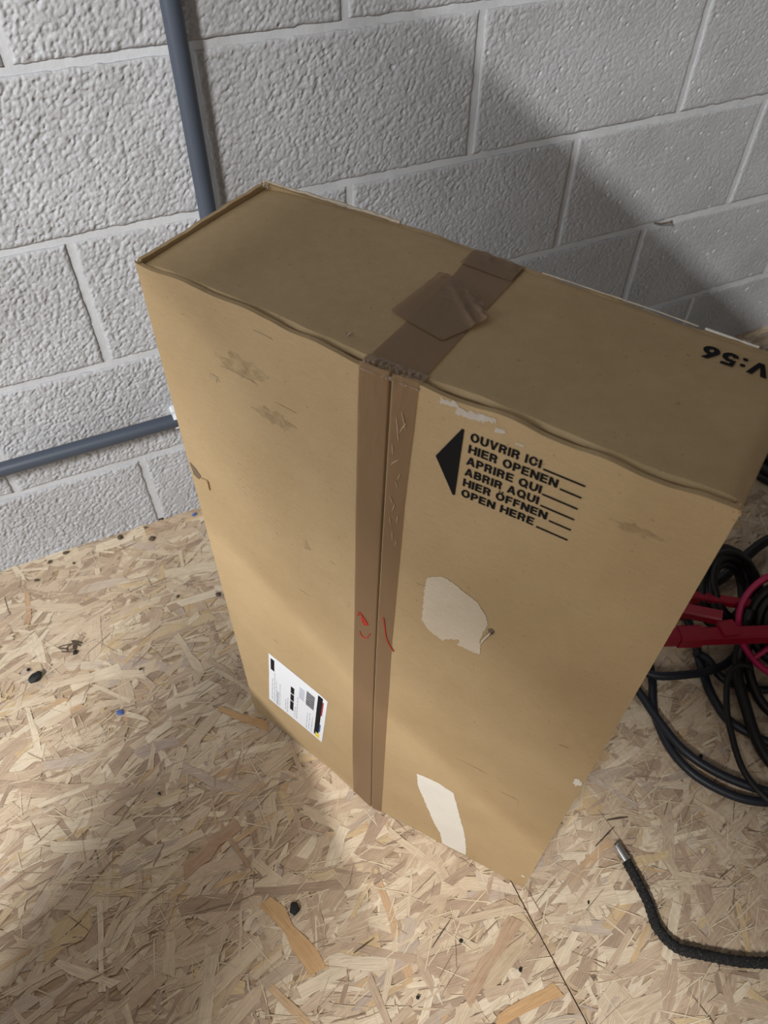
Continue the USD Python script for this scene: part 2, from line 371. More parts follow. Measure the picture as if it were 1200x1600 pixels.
def strand(cx, cy, L, W, a, z, sid, n=3):
    """One wafer: ragged ends, slightly tilted. Returns vertices, faces, uv."""
    t = np.linspace(-0.5, 0.5, n + 1)
    top = np.stack([t * L + rng.normal(0, 0.006, n + 1) * (np.abs(t) > 0.49), W / 2 * (1 + rng.normal(0, 0.22, n + 1))], 1)
    bot = np.stack([t * L + rng.normal(0, 0.006, n + 1) * (np.abs(t) > 0.49), -W / 2 * (1 + rng.normal(0, 0.22, n + 1))], 1)
    q = np.vstack([top, bot])
    uv = np.stack([sid % 512 + 0.5 + q[:, 0], q[:, 1] + (sid % 37) * 0.021], 1)
    tilt = rng.normal(0, 0.0009, 2)
    h = z + tilt[0] * q[:, 0] + tilt[1] * q[:, 1] * 2
    c, s = math.cos(a), math.sin(a)
    v = np.stack([cx + c * q[:, 0] - s * q[:, 1], cy + s * q[:, 0] + c * q[:, 1], h], 1)
    i = np.arange(n); m = n + 1
    f = np.vstack([np.stack([i, i + m, i + m + 1], 1), np.stack([i, i + m + 1, i + 1], 1)])
    return v, f, uv

def keep_on_sheet(v, cx):
    for s in (SEAM - 1.25, SEAM, SEAM + 1.25):
        if cx < s: v[:, 0] = np.minimum(v[:, 0], s - GAP / 2)
        else: v[:, 0] = np.maximum(v[:, 0], s + GAP / 2)
        if cx < s: break
    v[:, 1] = np.minimum(v[:, 1], -0.0006)
    return v

def direction():
    return rng.normal(0.10, 0.42) if rng.random() < 0.72 else rng.uniform(-math.pi / 2, math.pi / 2)

def layer(name, mat, count, z0, z1, size):
    VS, FS, UVS, off = [], [], [], 0
    for i in range(count):
        cx, cy = rng.uniform(-0.95, 2.0), rng.uniform(-1.75, 0.0)
        L, W = size()
        v, f, uv = strand(cx, cy, L, W, direction(), z0 + (z1 - z0) * i / count, int(rng.integers(512)), 3)
        v = keep_on_sheet(v, cx)
        VS.append(v); FS.append(f + off); UVS.append(uv); off += len(v)
    obj(name, trimesh.Trimesh(np.vstack(VS), np.vstack(FS), process=False), mat, floor, uv=np.vstack(UVS), kind='stuff')
def wide():
    return (rng.uniform(0.045, 0.13), rng.uniform(0.007, 0.024)) if rng.random() < 0.4 else (rng.uniform(0.02, 0.08), rng.uniform(0.003, 0.010))
layer('strand_layer', 'osb_strand', 22000, BASE + 0.0002, BASE + 0.0024, wide)
layer('sliver_layer', 'osb_sliver', 12000, BASE + 0.0026, BASE + 0.0029, lambda: (rng.uniform(0.010, 0.055), rng.uniform(0.0005, 0.0019)))
# the strands that show largest, each a piece of its own
for i in range(230):
    cx, cy = rng.uniform(-0.42, 0.95), rng.uniform(-1.22, -0.02)
    v, f, uv = strand(cx, cy, rng.uniform(0.035, 0.11), rng.uniform(0.006, 0.018), direction(), BASE + 0.00235 + 0.0003 * rng.random(), int(rng.integers(512)), 4)
    obj('wood_strand', trimesh.Trimesh(keep_on_sheet(v, cx), f, process=False), 'osb_strand', floor, uv=uv)
def special(p, q, W, mat, sid=3):
    p, q = np.array(p), np.array(q)
    d = q - p
    v, f, uv = strand(*(p + q) / 2, np.linalg.norm(d), W, math.atan2(d[1], d[0]), BASE + 0.0031, sid, 5)
    obj('wood_strand', trimesh.Trimesh(keep_on_sheet(v, (p[0] + q[0]) / 2), f, process=False), mat, floor, uv=uv)
special((-0.027, -0.792), (0.0125, -0.9075), 0.0215, 'orange_strand')
special((-0.128, -0.702), (-0.03, -0.665), 0.020, 'brown_strand')
special((-0.055, -0.66), (-0.035, -0.735), 0.007, 'brown_strand', 9)
special((0.205, -1.060), (0.302, -1.062), 0.017, 'orange_strand', 21)
special((0.175, -1.02), (0.292, -0.965), 0.018, 'brown_strand', 15)
special((0.0, -0.47), (0.06, -0.53), 0.012, 'orange_strand', 33)
special((0.07, -0.94), (0.072, -1.06), 0.009, 'osb_strand', 41)

# ------------------------------------------------------------------ the carton
BOXH = 0.863
TOPL = np.array([(.0525, -.5168), (.0858, -.5718), (.114, -.6188), (.1475, -.6799), (.1681, -.7176), (.1830, -.7400)])
TOPR = np.array([(.1830, -.7400), (.1963, -.7586), (.2205, -.7925), (.2484, -.8365), (.2827, -.8923), (.3189, -.942)])
BOTL = np.array([(.0545, -.4930), (.1013, -.5851), (.1322, -.6451), (.1528, -.6951), (.1681, -.7312)])
BOTR = np.array([(.1681, -.7312), (.1949, -.7621), (.2453, -.8298), (.2889, -.8854), (.3237, -.9329)])
BACK = np.array([(.1968, -.4263), (.2515, -.5050), (.3070, -.5890), (.3440, -.6590), (.3967, -.7440), (.4410, -.8210), (.4620, -.8540)])
UX, UY = np.array([.528, -.849]), np.array([.849, .528])      # along the width, towards the back
FN = np.array([-.849, -.528, 0.0])                             # outward from the front

def along(P, s):
    L = np.r_[0, np.cumsum(np.linalg.norm(np.diff(P, axis=0), axis=1))]
    x = np.asarray(s, float) * L[-1]
    i = np.clip(np.searchsorted(L, x, 'right') - 1, 0, len(P) - 2)
    return P[i] + (P[i + 1] - P[i]) * ((x - L[i]) / (L[i + 1] - L[i]))[..., None]
WL, WR = 0.25865, 0.24360
def S(u, z, out=0.0):
    """A point of the carton's front: u metres from its left edge, z metres up, pushed out by out."""
    u, z = np.broadcast_arrays(np.asarray(u, float), np.asarray(z, float))
    v = z / BOXH
    left = u < WL
    s = np.where(left, u / WL, (u - WL) / WR)
    top = np.where(left[..., None], along(TOPL, s), along(TOPR, s))
    bot = np.where(left[..., None], along(BOTL, s), along(BOTR, s))
    q = bot + (top - bot) * v[..., None]
    bulge = .006 * np.sin(np.pi * np.clip(v, 0, 1)) * np.where(left, s, 1 - s)
    P = np.concatenate([q, z[..., None]], -1)
    side = np.where(left, 3.0, 8.0)
    dent = 0.0024 * (meshkit.fbm(np.stack([u * 9, z * 7, side], -1), 3, 3) - 0.5)
    e = np.minimum(np.minimum(np.where(left, u, u - WL), np.where(left, WL - u, WL + WR - u)), np.minimum(z, BOXH - z))
    return P + FN * (bulge + out + dent * np.clip(e / 0.012, 0, 1))[..., None]
def T(u, w, out=0.0):
    """A point of the carton's top: u metres from the left edge, w metres back from the front edge."""
    u, w = np.broadcast_arrays(np.asarray(u, float), np.asarray(w, float))
    f = np.where((u < WL)[..., None], along(TOPL, u / WL), along(TOPR, (u - WL) / WR))
    b = along(BACK, u / (WL + WR))
    t = w / 0.1725
    q = f + (b - f) * t[..., None]
    sag = -0.0045 * np.exp(-np.maximum(u, 0) / 0.02) - 0.003 * np.clip(1 - (WL + WR - u) / 0.012, 0, 1) ** 1.5
    sag = sag - 0.0022 * np.clip(1 - w / 0.006, 0, 1) ** 2 - 0.0025 * np.clip(1 - (0.1725 - w) / 0.006, 0, 1) ** 2
    sag = sag + 0.0018 * (meshkit.fbm(np.stack([u * 12, w * 12, 0 * u], -1), 2, 11) - 0.5)
    return np.concatenate([q, (BOXH + sag + out)[..., None]], -1)

box = thing('cardboard_box', 'large taped brown cardboard box standing upright on the chipboard floor', 'box')
def front_flap(u0, u1, seed):
    nu, nv = 110, 220
    U, Zg = np.meshgrid(np.linspace(u0, u1, nu), np.linspace(0, 1, nv), indexing='ij')
    top = BOXH + 0.0012 * np.sin(U * 90 + seed) + 0.002 * (meshkit.fbm(np.stack([U * 40, 0 * U, 0 * U], -1), 2, seed) - 0.5) - 0.001
    z = 0.0006 + Zg * (top - 0.0006)
    return shell(S(U, z), FN, 0.004)
obj('front_flap', front_flap(0.0, WL - 0.0012, 3), 'cardboard', box, smooth=35)
obj('front_flap', front_flap(WL + 0.0012, WL + WR, 8), 'cardboard', box, smooth=35)
# top: the folded end, its front edge rolled over, a gap to the front flaps
U, Wg = np.meshgrid(np.linspace(0.0045, WL + WR - 0.0005, 120), np.linspace(0, 1, 60) ** 1.0, indexing='ij')
gap = 0.0048 + 0.0024 * np.clip(np.sin((U - 0.06) * 5.5), -0.6, 1) + 0.0024 * (meshkit.fbm(np.stack([U * 45, 0 * U, 0 * U], -1), 3, 2) - 0.5)
Wv = gap + (0.1705 - gap) * Wg
top = T(U, Wv)
top[..., 2] -= 0.0034 * np.clip(1 - (Wv - gap) / 0.0036, 0, 1) ** 2
obj('top_flap', shell(top, (0, 0, 1), 0.004), 'cardboard', box, smooth=35)
# body: sides, back and bottom
def side(P0, P1, P2, P3, n, lift=0.0, seed=0, thick=0.004):
    """A panel between bottom P0-P1 and top P2-P3 (each xy), wavy along its raw top edge."""
    a, b = np.meshgrid(np.linspace(0, 1, 40), np.linspace(0, 1, 40), indexing='ij')
    P0, P1, P2, P3 = (np.array(p) for p in (P0, P1, P2, P3))
    q = (P0 + (P1 - P0) * a[..., None]) * (1 - b[..., None]) + (P2 + (P3 - P2) * a[..., None]) * b[..., None]
    h = BOXH + lift + 0.003 * (meshkit.fbm(np.stack([a * 9, 0 * a, 0 * a + seed], -1), 3, seed) - 0.5)
    return shell(np.concatenate([q, (0.0006 + b * (h - 0.0006))[..., None]], -1), n, thick)
bl = BOTL[0] + UY * 0.168; br = BOTR[-1] + UY * 0.168
obj('side_panel', side(BOTL[0] + UY * .004, bl, TOPL[0] + UY * .004, BACK[0], (-.528, .849, 0), 0.0005, 4), 'cardboard', box, smooth=35)
obj('side_panel', side(BOTR[-1] + UY * .004, br, TOPR[-1] + UY * .004, BACK[-1], (.528, -.849, 0), -0.0045, 6), 'cardboard', box, smooth=35)
a, b = np.meshgrid(np.linspace(0, 1, 80), np.linspace(0, 1, 30), indexing='ij')
tp, bt = along(BACK, a), bl + (br - bl) * a[..., None]
q = bt + (tp - bt) * b[..., None]
hb = BOXH + 0.0005 - 0.002 * a + 0.004 * (meshkit.fbm(np.stack([a * 16, 0 * a, 0 * a], -1), 3, 9) - 0.5)
obj('back_panel', shell(np.concatenate([q, (0.0006 + b * (hb - 0.0006))[..., None]], -1), (.849, .528, 0), 0.004), 'cardboard', box, smooth=35)
bp = Polygon(np.vstack([BOTL + UY * .005, BOTR[1:] + UY * .005, [br - UY * .005 ], [bl - UY * .005]]))
m = trimesh.creation.extrude_polygon(bp, 0.004, engine='earcut'); m.apply_translation((0, 0, 0.0006))
obj('bottom_flap', m, 'cardboard', box)
# raw pale fluted edges that show along the back rim and at the corners
def rim(s0, s1, seed, amp=0.002, thick=0.0014):
    s = np.linspace(s0, s1, 70)
    p = along(BACK, s)
    z = BOXH + 0.0008 + amp * (meshkit.fbm(np.stack([s * 60, 0 * s, 0 * s], -1), 3, seed) - 0.3)
    return tube(np.column_stack([p, z]), thick * (0.6 + 0.7 * meshkit.noise(np.stack([s * 90, 0 * s, 0 * s], -1), seed)), 6)
obj('raw_edge', rim(0.0, 0.30, 2), 'torn_card', box, label='frayed pale cut edge along the back rim of the box')
obj('raw_edge', rim(0.58, 0.84, 7, 0.0006, 0.0006), 'torn_card', box)
obj('raw_edge', rim(0.85, 0.93, 5, 0.0006, 0.0009), 'torn_card_pale', box, label='thin whitish cut edge on the back rim of the box')

# ---- tape down the front seam, over the edge and across the top
def tape_half(uL, uR, n, z0=0.001, z1=0.8655, lift=0.0009):
    zz = np.linspace(z0, z1, 120)
    tl = np.interp(zz, *uL); tr = np.interp(zz, *uR)
    a = np.linspace(0, 1, n)
    U = tl[None] + (tr - tl)[None] * a[:, None]
    Zg = np.broadcast_to(zz[None], U.shape)
    groove = -0.0032 * np.exp(-((U - WL - 0.0003) / 0.0011) ** 2)
    crk = 0.0007 * (meshkit.fbm(np.stack([U * 260, Zg * 110, 0 * U], -1), 3, 4) - 0.5) * np.clip((Zg - 0.60) / 0.2, 0.15, 1.6)
    return U, Zg, S(U, Zg, lift + groove + crk)
UL = ([0, .2, .324, .548, .70, .82, .87], [.2203, .2235, .2266, .2300, .2310, .2323, .2329])
UR = ([0, .35, .527, .64, .736, .80, .87], [.2756, .2771, .2770, .2778, .2782, .2799, .2815])
_, _, P = tape_half(UL, UR, 70)
obj('packing_tape', shell(P, FN, 0.00012), 'packing_tape', box, smooth=True, label='brown tape running down the front seam of the box')
# shiny crumple of the tape over the top front edge
uu, aa = np.meshgrid(np.linspace(.2329, .2825, 110), np.linspace(0, 1, 24), indexing='ij')
pf, pt = S(uu, np.full_like(uu, 0.8590), 0.0011), T(uu, np.full_like(uu, 0.011), 0.0012)
pc = pf + (pt - pf) * aa[..., None]
bow = np.sin(np.pi * aa) * 0.0022 + 0.0050 * (meshkit.fbm(np.stack([uu * 420, aa * 6, 0 * uu], -1), 3, 8) - 0.5) * np.sin(np.pi * aa)
pc = pc + (FN * 0.6 + np.array([0, 0, 0.8])) * bow[..., None]
obj('packing_tape', shell(pc, FN * 0.6 + np.array([0, 0, 0.8]), 0.00012), 'glossy_tape', box, smooth=True, label='crumpled glossy tape folded over the top front edge')
# long strip across the top
ww = np.linspace(0.0085, 0.1728, 60); a = np.linspace(0, 1, 34)
ul = np.interp(ww, [0, .118, .174], [.2345, .2330, .2272]); ur = np.interp(ww, [0, .083, .174], [.2815, .2780, .2768])
U = ul[None] + (ur - ul)[None] * a[:, None]; Wg = np.broadcast_to(ww[None], U.shape)
crk = 0.0011 * (meshkit.fbm(np.stack([U * 150, Wg * 150, 0 * U], -1), 3, 14) - 0.5) * np.clip((Wg - 0.11) / 0.03, 0.08, 1)
obj('packing_tape', shell(T(U, Wg, 0.0009 + crk), (0, 0, 1), 0.00012), 'packing_tape', box, smooth=True, label='brown tape lying across the top of the box')
# overlapping loose end with its crumpled, lifted corner
O = [np.array(p) for p in ((.2167, .0611), (.2697, .0508), (.2868, .0905), (.2215, .1260))]
a, b = np.meshgrid(np.linspace(0, 1, 50), np.linspace(0, 1, 50), indexing='ij')
q = ((O[0] + (O[1] - O[0]) * a[..., None]) * (1 - b[..., None]) + (O[3] + (O[2] - O[3]) * a[..., None]) * b[..., None])
q = q + np.array([0.0, 1.0]) * (0.012 * np.sin(a * math.pi) * b ** 3)[..., None]
fold = 0.0012 * np.exp(-((b - 0.80 + 0.25 * (a - 0.5)) / 0.05) ** 2) + 0.0009 * np.exp(-((b - 0.93) / 0.04) ** 2)
lift = 0.006 * np.clip(a - 0.72, 0, 1) * np.clip(b - 0.55, 0, 1) * 8 * 0.5
crk = 0.0016 * (np.abs(meshkit.fbm(np.stack([a * 7 + b * 5, b * 11 - a * 6, 0 * a], -1), 3, 21) - 0.5) * -2.2 + 0.3) * np.clip(b - 0.35, 0.03, 1) * 1.6
obj('packing_tape', shell(T(q[..., 0], q[..., 1], 0.0019 + np.maximum(fold * (0.4 + a) + lift + crk, -0.0006)), (0, 0, 1), 0.00012), 'packing_tape', box, smooth=True, label='loose overlapping tape end with a crumpled lifted corner')
# the end of the tape that goes over the back edge
a, b = np.meshgrid(np.linspace(.2280, .2760, 30), np.linspace(.146, .1742, 24), indexing='ij')
a = a - 0.10 * (b - .146) * 0.0
crk = 0.0030 * (meshkit.fbm(np.stack([a * 130, b * 160, 0 * a], -1), 3, 31) - 0.35) * np.clip((b - .15) / 0.015, 0, 1)
obj('packing_tape', shell(T(a, b, 0.0018 + np.maximum(crk, -0.0004)), (0, 0, 1), 0.00012), 'packing_tape', box, smooth=True, label='wrinkled second tape layer at the back edge')

# ---- print on the front
def on_front(m, scale_x=1.0, u=0.0, z=0.0, slope=0.0, out=0.00035, fit=None, cap=None):
    """Lays a flat mesh (x along the width, y up) on the carton's front."""
    v = np.array(m.vertices)
    if fit: v[:, 0] = (v[:, 0] - v[:, 0].min()) * fit / np.ptp(v[:, 0])
    uu = u + v[:, 0]; zz = z + v[:, 1] + slope * v[:, 0]
    return trimesh.Trimesh(S(uu, zz, out + v[:, 2]), m.faces, process=False)
# heavy grotesque capitals drawn as outlines, cap height 1
TV, TH = 0.235, 0.185
def stroke(pts, t=TV): return LineString(pts).buffer(t / 2, cap_style=2, join_style=2)
def oval(x0, y0, x1, y1):
    return affinity.translate(affinity.scale(Point(0, 0).buffer(1, 24), (x1 - x0) / 2, (y1 - y0) / 2), (x0 + x1) / 2, (y0 + y1) / 2)
def ring(x0, y0, x1, y1): return oval(x0, y0, x1, y1).difference(oval(x0 + TV, y0 + TH, x1 - TV, y1 - TH))
def dshape(x0, y0, x1, y1):
    r = min((y1 - y0) / 2, x1 - x0)
    return unary_union([rect_poly(x0, y0, x1 - r, y1), oval(x1 - 2 * r, y0, x1, y1).intersection(rect_poly(x1 - r - .001, y0, x1, y1))])
def rect_poly(x0, y0, x1, y1): return Polygon([(x0, y0), (x1, y0), (x1, y1), (x0, y1)])
def bowl(x0, y0, x1, y1): return dshape(x0, y0, x1, y1).difference(dshape(x0, y0 + TH * .95, x1 - TV, y1 - TH * .95))
def glyph(c):
    """(outline, advance width)"""
    U = unary_union; R = rect_poly
    if c == ' ': return None, 0.30
    if c == 'I': return R(0, 0, TV, 1), TV
    if c == 'H': return U([R(0, 0, TV, 1), R(.58, 0, .58 + TV, 1), R(0, .42, .7, .42 + TH)]), .795
    if c == 'E': return U([R(0, 0, TV, 1), R(0, 0, .69, TH), R(0, .425, .64, .425 + TH), R(0, 1 - TH, .68, 1)]), .69
    if c == 'F': return U([R(0, 0, TV, 1), R(0, .41, .58, .41 + TH), R(0, 1 - TH, .64, 1)]), .64
    if c == 'N': return U([R(0, 0, TV, 1), R(.58, 0, .58 + TV, 1), Polygon([(0, 1), (.24, 1), (.795, 0), (.555, 0)])]), .795
    if c == 'V': return Polygon([(0, 1), (.24, 1), (.405, .29), (.57, 1), (.81, 1), (.525, 0), (.285, 0)]), .81
    if c == 'A': return U([Polygon([(0, 0), (.235, 0), (.42, .70), (.605, 0), (.84, 0), (.545, 1), (.295, 1)]), R(.2, .19, .64, .19 + TH * .95)]), .84
    if c == 'U': return U([R(0, .36, TV, 1), R(.56, .36, .56 + TV, 1), ring(0, -.02, .775, .76).intersection(R(-1, -1, 2, .37))]), .775
    if c in 'OÖ':
        o = ring(0, -.02, .86, 1.02)
        return (U([o, R(.20, 1.10, .36, 1.25), R(.50, 1.10, .66, 1.25)]) if c == 'Ö' else o), .86
    if c == 'Q': return U([ring(0, -.02, .86, 1.02), stroke([(.48, .27), (.84, -.03)], .17)]), .87
    if c == 'C': return ring(0, -.02, .82, 1.02).difference(Polygon([(.42, .5), (1, .70), (1, .32)])), .80
    if c == 'P': return U([R(0, 0, TV, 1), bowl(0, .36, .70, 1)]), .70
    if c == 'R': return U([R(0, 0, TV, 1), bowl(0, .40, .72, 1), Polygon([(.36, .46), (.58, .46), (.66, .30), (.68, 0), (.745, 0), (.50, 0), (.46, .28)]).buffer(0), R(.47, 0, .69, .34)]), .745
    if c == 'B': return U([R(0, 0, TV, 1), bowl(0, 0, .75, .58), bowl(0, .44, .71, 1)]), .75
    if c == ':': return U([oval(0, 0, .22, .22), oval(0, .50, .22, .72)]), .22
    if c == '5': return U([R(.10, 1 - TH, .60, 1), Polygon([(.10, 1), (.28, 1), (.24, .52), (.06, .48)]), ring(0, -.02, .66, .66).difference(Polygon([(-.1, .22), (.33, .32), (.16, .56), (-.1, .56)]))]), .66
    if c == '6': return U([ring(0, -.02, .68, .64), Polygon([(.0, .30), (.215, .34), (.60, 1.0), (.345, 1.0), (.06, .52)])]), .68
def lettering(text, cap, space=0.115):
    x, ms = 0.0, []
    for c in text:
        g, w = glyph(c)
        if g is not None:
            g = affinity.scale(affinity.translate(g, x, 0), cap, cap, origin=(0, 0))
            for q in getattr(g, 'geoms', [g]):
                ms.append(trimesh.creation.extrude_polygon(q, 0.0002, engine='earcut'))
        x += w + space
    return join(*ms)
def patch(poly, depth=0.00025, res=None):
    m = trimesh.creation.extrude_polygon(Polygon(poly), depth, engine='earcut')
    return m.subdivide_to_size(res) if res else m
arrow = Polygon([(.3178, .8375), (.3012, .8043), (.3183, .7722)]).buffer(0.0011)
obj('printed_arrow', on_front(patch(arrow)), 'black_print', box, label='black triangular arrow printed beside the lettering')
TILT = 0.040
for text, z, w, ux in (('OUVRIR ICI', .8305, .0541, .3803), ('HIER OPENEN', .8190, .0686, .3950), ('APRIRE QUI', .8075, .0587, .3842), ('ABRIR AQUI', .7961, .0588, .3850), ('HIER ÖFFNEN', .7847, .0676, .3940), ('OPEN HERE', .7733, .0594, .3862)):
    obj('printed_line', on_front(lettering(text, 0.0078), u=.3243, z=z, slope=TILT, fit=w), 'black_print', box, label=f'printed words {text}')
    un = trimesh.creation.extrude_polygon(Polygon([(0, -.0007), (.4109 - ux, -.0007), (.4109 - ux, .0007), (0, .0007)]), 0.00025, engine='earcut').subdivide_to_size(0.008)
    obj('underline', on_front(un, u=ux, z=z + TILT * (ux - .3243) + 0.0003, slope=TILT), 'black_print', box)
# V:56 printed on the top, reading from the other side
m = lettering('V:56', 0.0158)
v = np.array(m.vertices); v[:, 0] = (v[:, 0] - v[:, 0].min()) * 0.0480 / np.ptp(v[:, 0])
obj('printed_code', trimesh.Trimesh(T(.4812 - v[:, 0], .1540 - v[:, 1], 0.0006 + v[:, 2]), m.faces, process=False), 'black_print', box, label='black code V:56 printed upside down on the top')

# ---- shipping label
LC = [np.array(p) for p in ((.0710, .2759), (.1787, .2641), (.1570, .0927), (.0487, .1029))]
def lab(a, b):                                       # a across (0 left edge .. 1 right), b from the top edge down
    return (LC[0] + (LC[1] - LC[0]) * a) * (1 - b) + (LC[3] + (LC[2] - LC[3]) * a) * b
def lab_quad(a0, a1, b0, b1): return [lab(a0, b0), lab(a1, b0), lab(a1, b1), lab(a0, b1)]
label = obj('shipping_label', on_front(patch(lab_quad(0, 1, 0, 1), 0.0002, 0.02), out=0.0004), 'label_white', box, label='white shipping label with black bars')
def mark(name, a0, a1, b0, b1, mat, **kw):
    obj(name, on_front(patch(lab_quad(a0, a1, b0, b1), 0.0001, 0.02), out=0.0007), mat, label, **kw)
mark('black_bar', .845, .925, .03, .93, 'label_black')
mark('corner_block', .035, .10, .06, .28, 'label_black')
mark('red_strip', .925, .945, .10, .40, 'label_red'); mark('blue_strip', .925, .945, .62, .80, 'label_blue'); mark('yellow_square', .875, .945, .86, .97, 'label_yellow')
def joined_marks(name, quads, mat):
    obj(name, join(*[on_front(patch(lab_quad(*q), 0.0001), out=0.0007) for q in quads]), mat, label)
joined_marks('barcode', [(.66, .80, .13 + .0165 * i, .13 + .0165 * i + (.011 if i % 3 else .006)) for i in range(18)], 'label_black')
joined_marks('barcode', [(.54, .63, .17 + .02 * i, .17 + .02 * i + .010) for i in range(12)], 'label_grey')
joined_marks('heavy_line', [(.395, .455, .30, .44), (.395, .455, .46, .60), (.395, .455, .62, .82)], 'label_black')
joined_marks('heavy_line', [(.155, .18, .66, .97)], 'label_grey')
r2 = random.Random(5)
fine_print = []
for a0 in (.06, .10, .135, .20, .31, .345, .48, .515, .70, .74, .79):
    b0 = r2.uniform(.3, .55) if a0 < .2 else r2.uniform(.4, .72) if a0 < .6 else r2.uniform(.55, .62)
    while b0 < .93:
        l = r2.uniform(.03, .09)
        fine_print.append((a0, a0 + .012, b0, min(b0 + l, .96))); b0 += l + .02
joined_marks('fine_print', fine_print, 'label_grey')

# ---- torn places, pen marks, scuffs
TORN = [(.3059, .6556), (.3199, .6655), (.328, .6644), (.3381, .6592), (.3465, .656), (.3549, .6528), (.3649, .6387), (.3684, .6279), (.3658, .6118), (.3644, .5961), (.3665, .5854), (.3673, .5745), (.3626, .5717), (.3539, .5719), (.3438, .5709), (.3456, .5813), (.3347, .5734), (.328, .5665), (.3203, .5691), (.3124, .5757), (.3058, .5855), (.3048, .6086), (.3046, .6377)]
def ragged(pts, amp, step, seed):
    r = np.random.default_rng(seed); P = Polygon(pts); n = int(P.length / step)
    return Polygon([np.array(P.exterior.interpolate(i / n, normalized=True).coords[0]) + r.normal(0, amp, 2) for i in range(n)]).buffer(0)
obj('torn_patch', on_front(patch(ragged(TORN, .0005, .002, 1), .0002), out=0.0002), 'torn_card', box, label='pale torn patch where the paper face has come off')
TORN2 = [(.3226, .2212), (.329, .2227), (.3379, .2254), (.3532, .2274), (.3642, .2239), (.3753, .2205), (.3802, .1961), (.3913, .1454), (.4014, .0992), (.409, .0511), (.4131, .0064), (.3757, .0050), (.3687, .0469), (.3577, .0738), (.3425, .1257), (.3268, .1798)]
obj('torn_patch', on_front(patch(ragged(TORN2, .0004, .003, 2), .0002).subdivide_to_size(0.03), out=0.0002), 'torn_card_pale', box, label='whitish torn strip near the bottom of the front')
a, b = np.meshgrid(np.linspace(0, 1, 12), np.linspace(0, 1, 12), indexing='ij')
cu = .3655 + .0075 * a; cz = .5925 + .026 * a ** 0.9 + (b - .5) * .009
obj('torn_curl', shell(S(cu, cz, 0.0006 + 0.007 * b * a * (1.4 - b) ), FN, 0.0004), 'torn_card', box, smooth=True, label='curled flake of paper beside the torn patch')
obj('puncture', on_front(patch(Polygon([(.3695, .6205), (.3725, .624), (.3755, .622), (.3745, .6165), (.371, .616)]).buffer(0.0004), .0002), out=0.0002), 'scuff_grey', box)
def pen(pts, r=0.0008):
    p = spline([(*q, 0) for q in pts], 24)[:, :2]
    return tube(S(p[:, 0], p[:, 1], 0.00135), r, 6)
r6 = np.random.default_rng(77)
for u, z, du, dz in [(.2700, .835, .004, -.016), (.2660, .828, .003, -.022), (.2745, .826, -.005, -.012), (.2640, .800, .001, -.010), (.2700, .786, -.006, -.008), (.2730, .772, -.002, -.007), (.2690, .762, .002, -.006), (.2650, .742, .003, -.008), (.2700, .735, -.002, -.010), (.2735, .722, -.001, -.009), (.2660, .716, .001, -.008), (.2690, .700, .001, -.012), (.2740, .690, -.001, -.008)]:
    obj('tape_crease', tube(S(np.array([u, u + du * .5, u + du]), np.array([z, z + dz * .5 + .001, z + dz]), 0.0013), [.0002, .00045, .0002], 5), 'tape_crease', box)
obj('pen_mark', pen([(.2664, .5637), (.268, .5508), (.2711, .5292), (.2756, .5161), (.2798, .5086)]), 'red_ink', box, label='red felt pen stroke curving across the tape')
obj('pen_mark', pen([(.2347, .5401), (.2395, .5455), (.2440, .5302), (.2400, .5400), (.2476, .5336), (.2420, .5425), (.2465, .5320)], .0010), 'red_ink', box, label='red felt pen scribble left of the seam')
obj('pen_mark', pen([(.2377, .5113), (.2425, .5040), (.2462, .5063), (.2490, .5140), (.2515, .5199)], .0007), 'red_ink', box, label='small red felt pen hook left of the seam')
def scuff(u, z, w, h, seed, mat, name='scuff'):
    r = np.random.default_rng(seed)
    t = np.linspace(0, 2 * math.pi, 22, endpoint=False)
    k = r.uniform(.45, 1.0, 22)
    P = Polygon(np.stack([u + w / 2 * np.cos(t) * k, z + h / 2 * np.sin(t) * k], 1)).buffer(0)
    obj(name, on_front(patch(P, .00012), out=0.00025), mat, box)
scuff(.0700, .7714, .016, .011, 3, 'cardboard_edge')
scuff(.4965, .5672 - .15, .010, .022, 4, 'scuff_white'); scuff(.4945, .05, .006, .010, 5, 'scuff_white')
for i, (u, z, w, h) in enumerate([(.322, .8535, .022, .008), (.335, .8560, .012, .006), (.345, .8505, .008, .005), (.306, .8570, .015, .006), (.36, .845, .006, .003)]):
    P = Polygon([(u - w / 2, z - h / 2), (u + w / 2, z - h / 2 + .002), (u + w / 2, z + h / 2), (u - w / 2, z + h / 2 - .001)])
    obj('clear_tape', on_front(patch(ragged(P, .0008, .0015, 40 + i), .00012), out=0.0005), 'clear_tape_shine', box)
for i, (u, z, w, h) in enumerate([(.1370, .845, .030, .0016), (.1, .79, .05, .0018), (.155, .78, .03, .0014), (.09, .33, .009, .004), (.155, .505, .02, .0012), (.2, .6, .008, .003), (.3, .64, .01, .0012), (.44, .30, .03, .0016), (.39, .33, .04, .0012), (.47, .48, .012, .002)]):
    scuff(u, z, w, h, 60 + i, 'cardboard_edge')
look('smudge', {'g': G, 'n': ('noise_texture', {'scale': 120.0, 'detail': 4.0, 'roughness': 0.7}), 'r': ('rgb_ramp', {'ramp': [(0.35, (0, 0, 0)), (0.75, (0.16, 0.16, 0.16))]}),
     't': ('transparent_bsdf', {}), 'd': ('principled_bsdf', {'base_color': (0.15, 0.105, 0.065), 'roughness': 0.85}), 'mx': ('mix_closure', {})},
     [('g.position', 'n.vector'), ('n.fac', 'r.fac'), ('r.color', 'mx.fac'), ('t.BSDF', 'mx.closure1'), ('d.BSDF', 'mx.closure2')], surface='mx.closure')
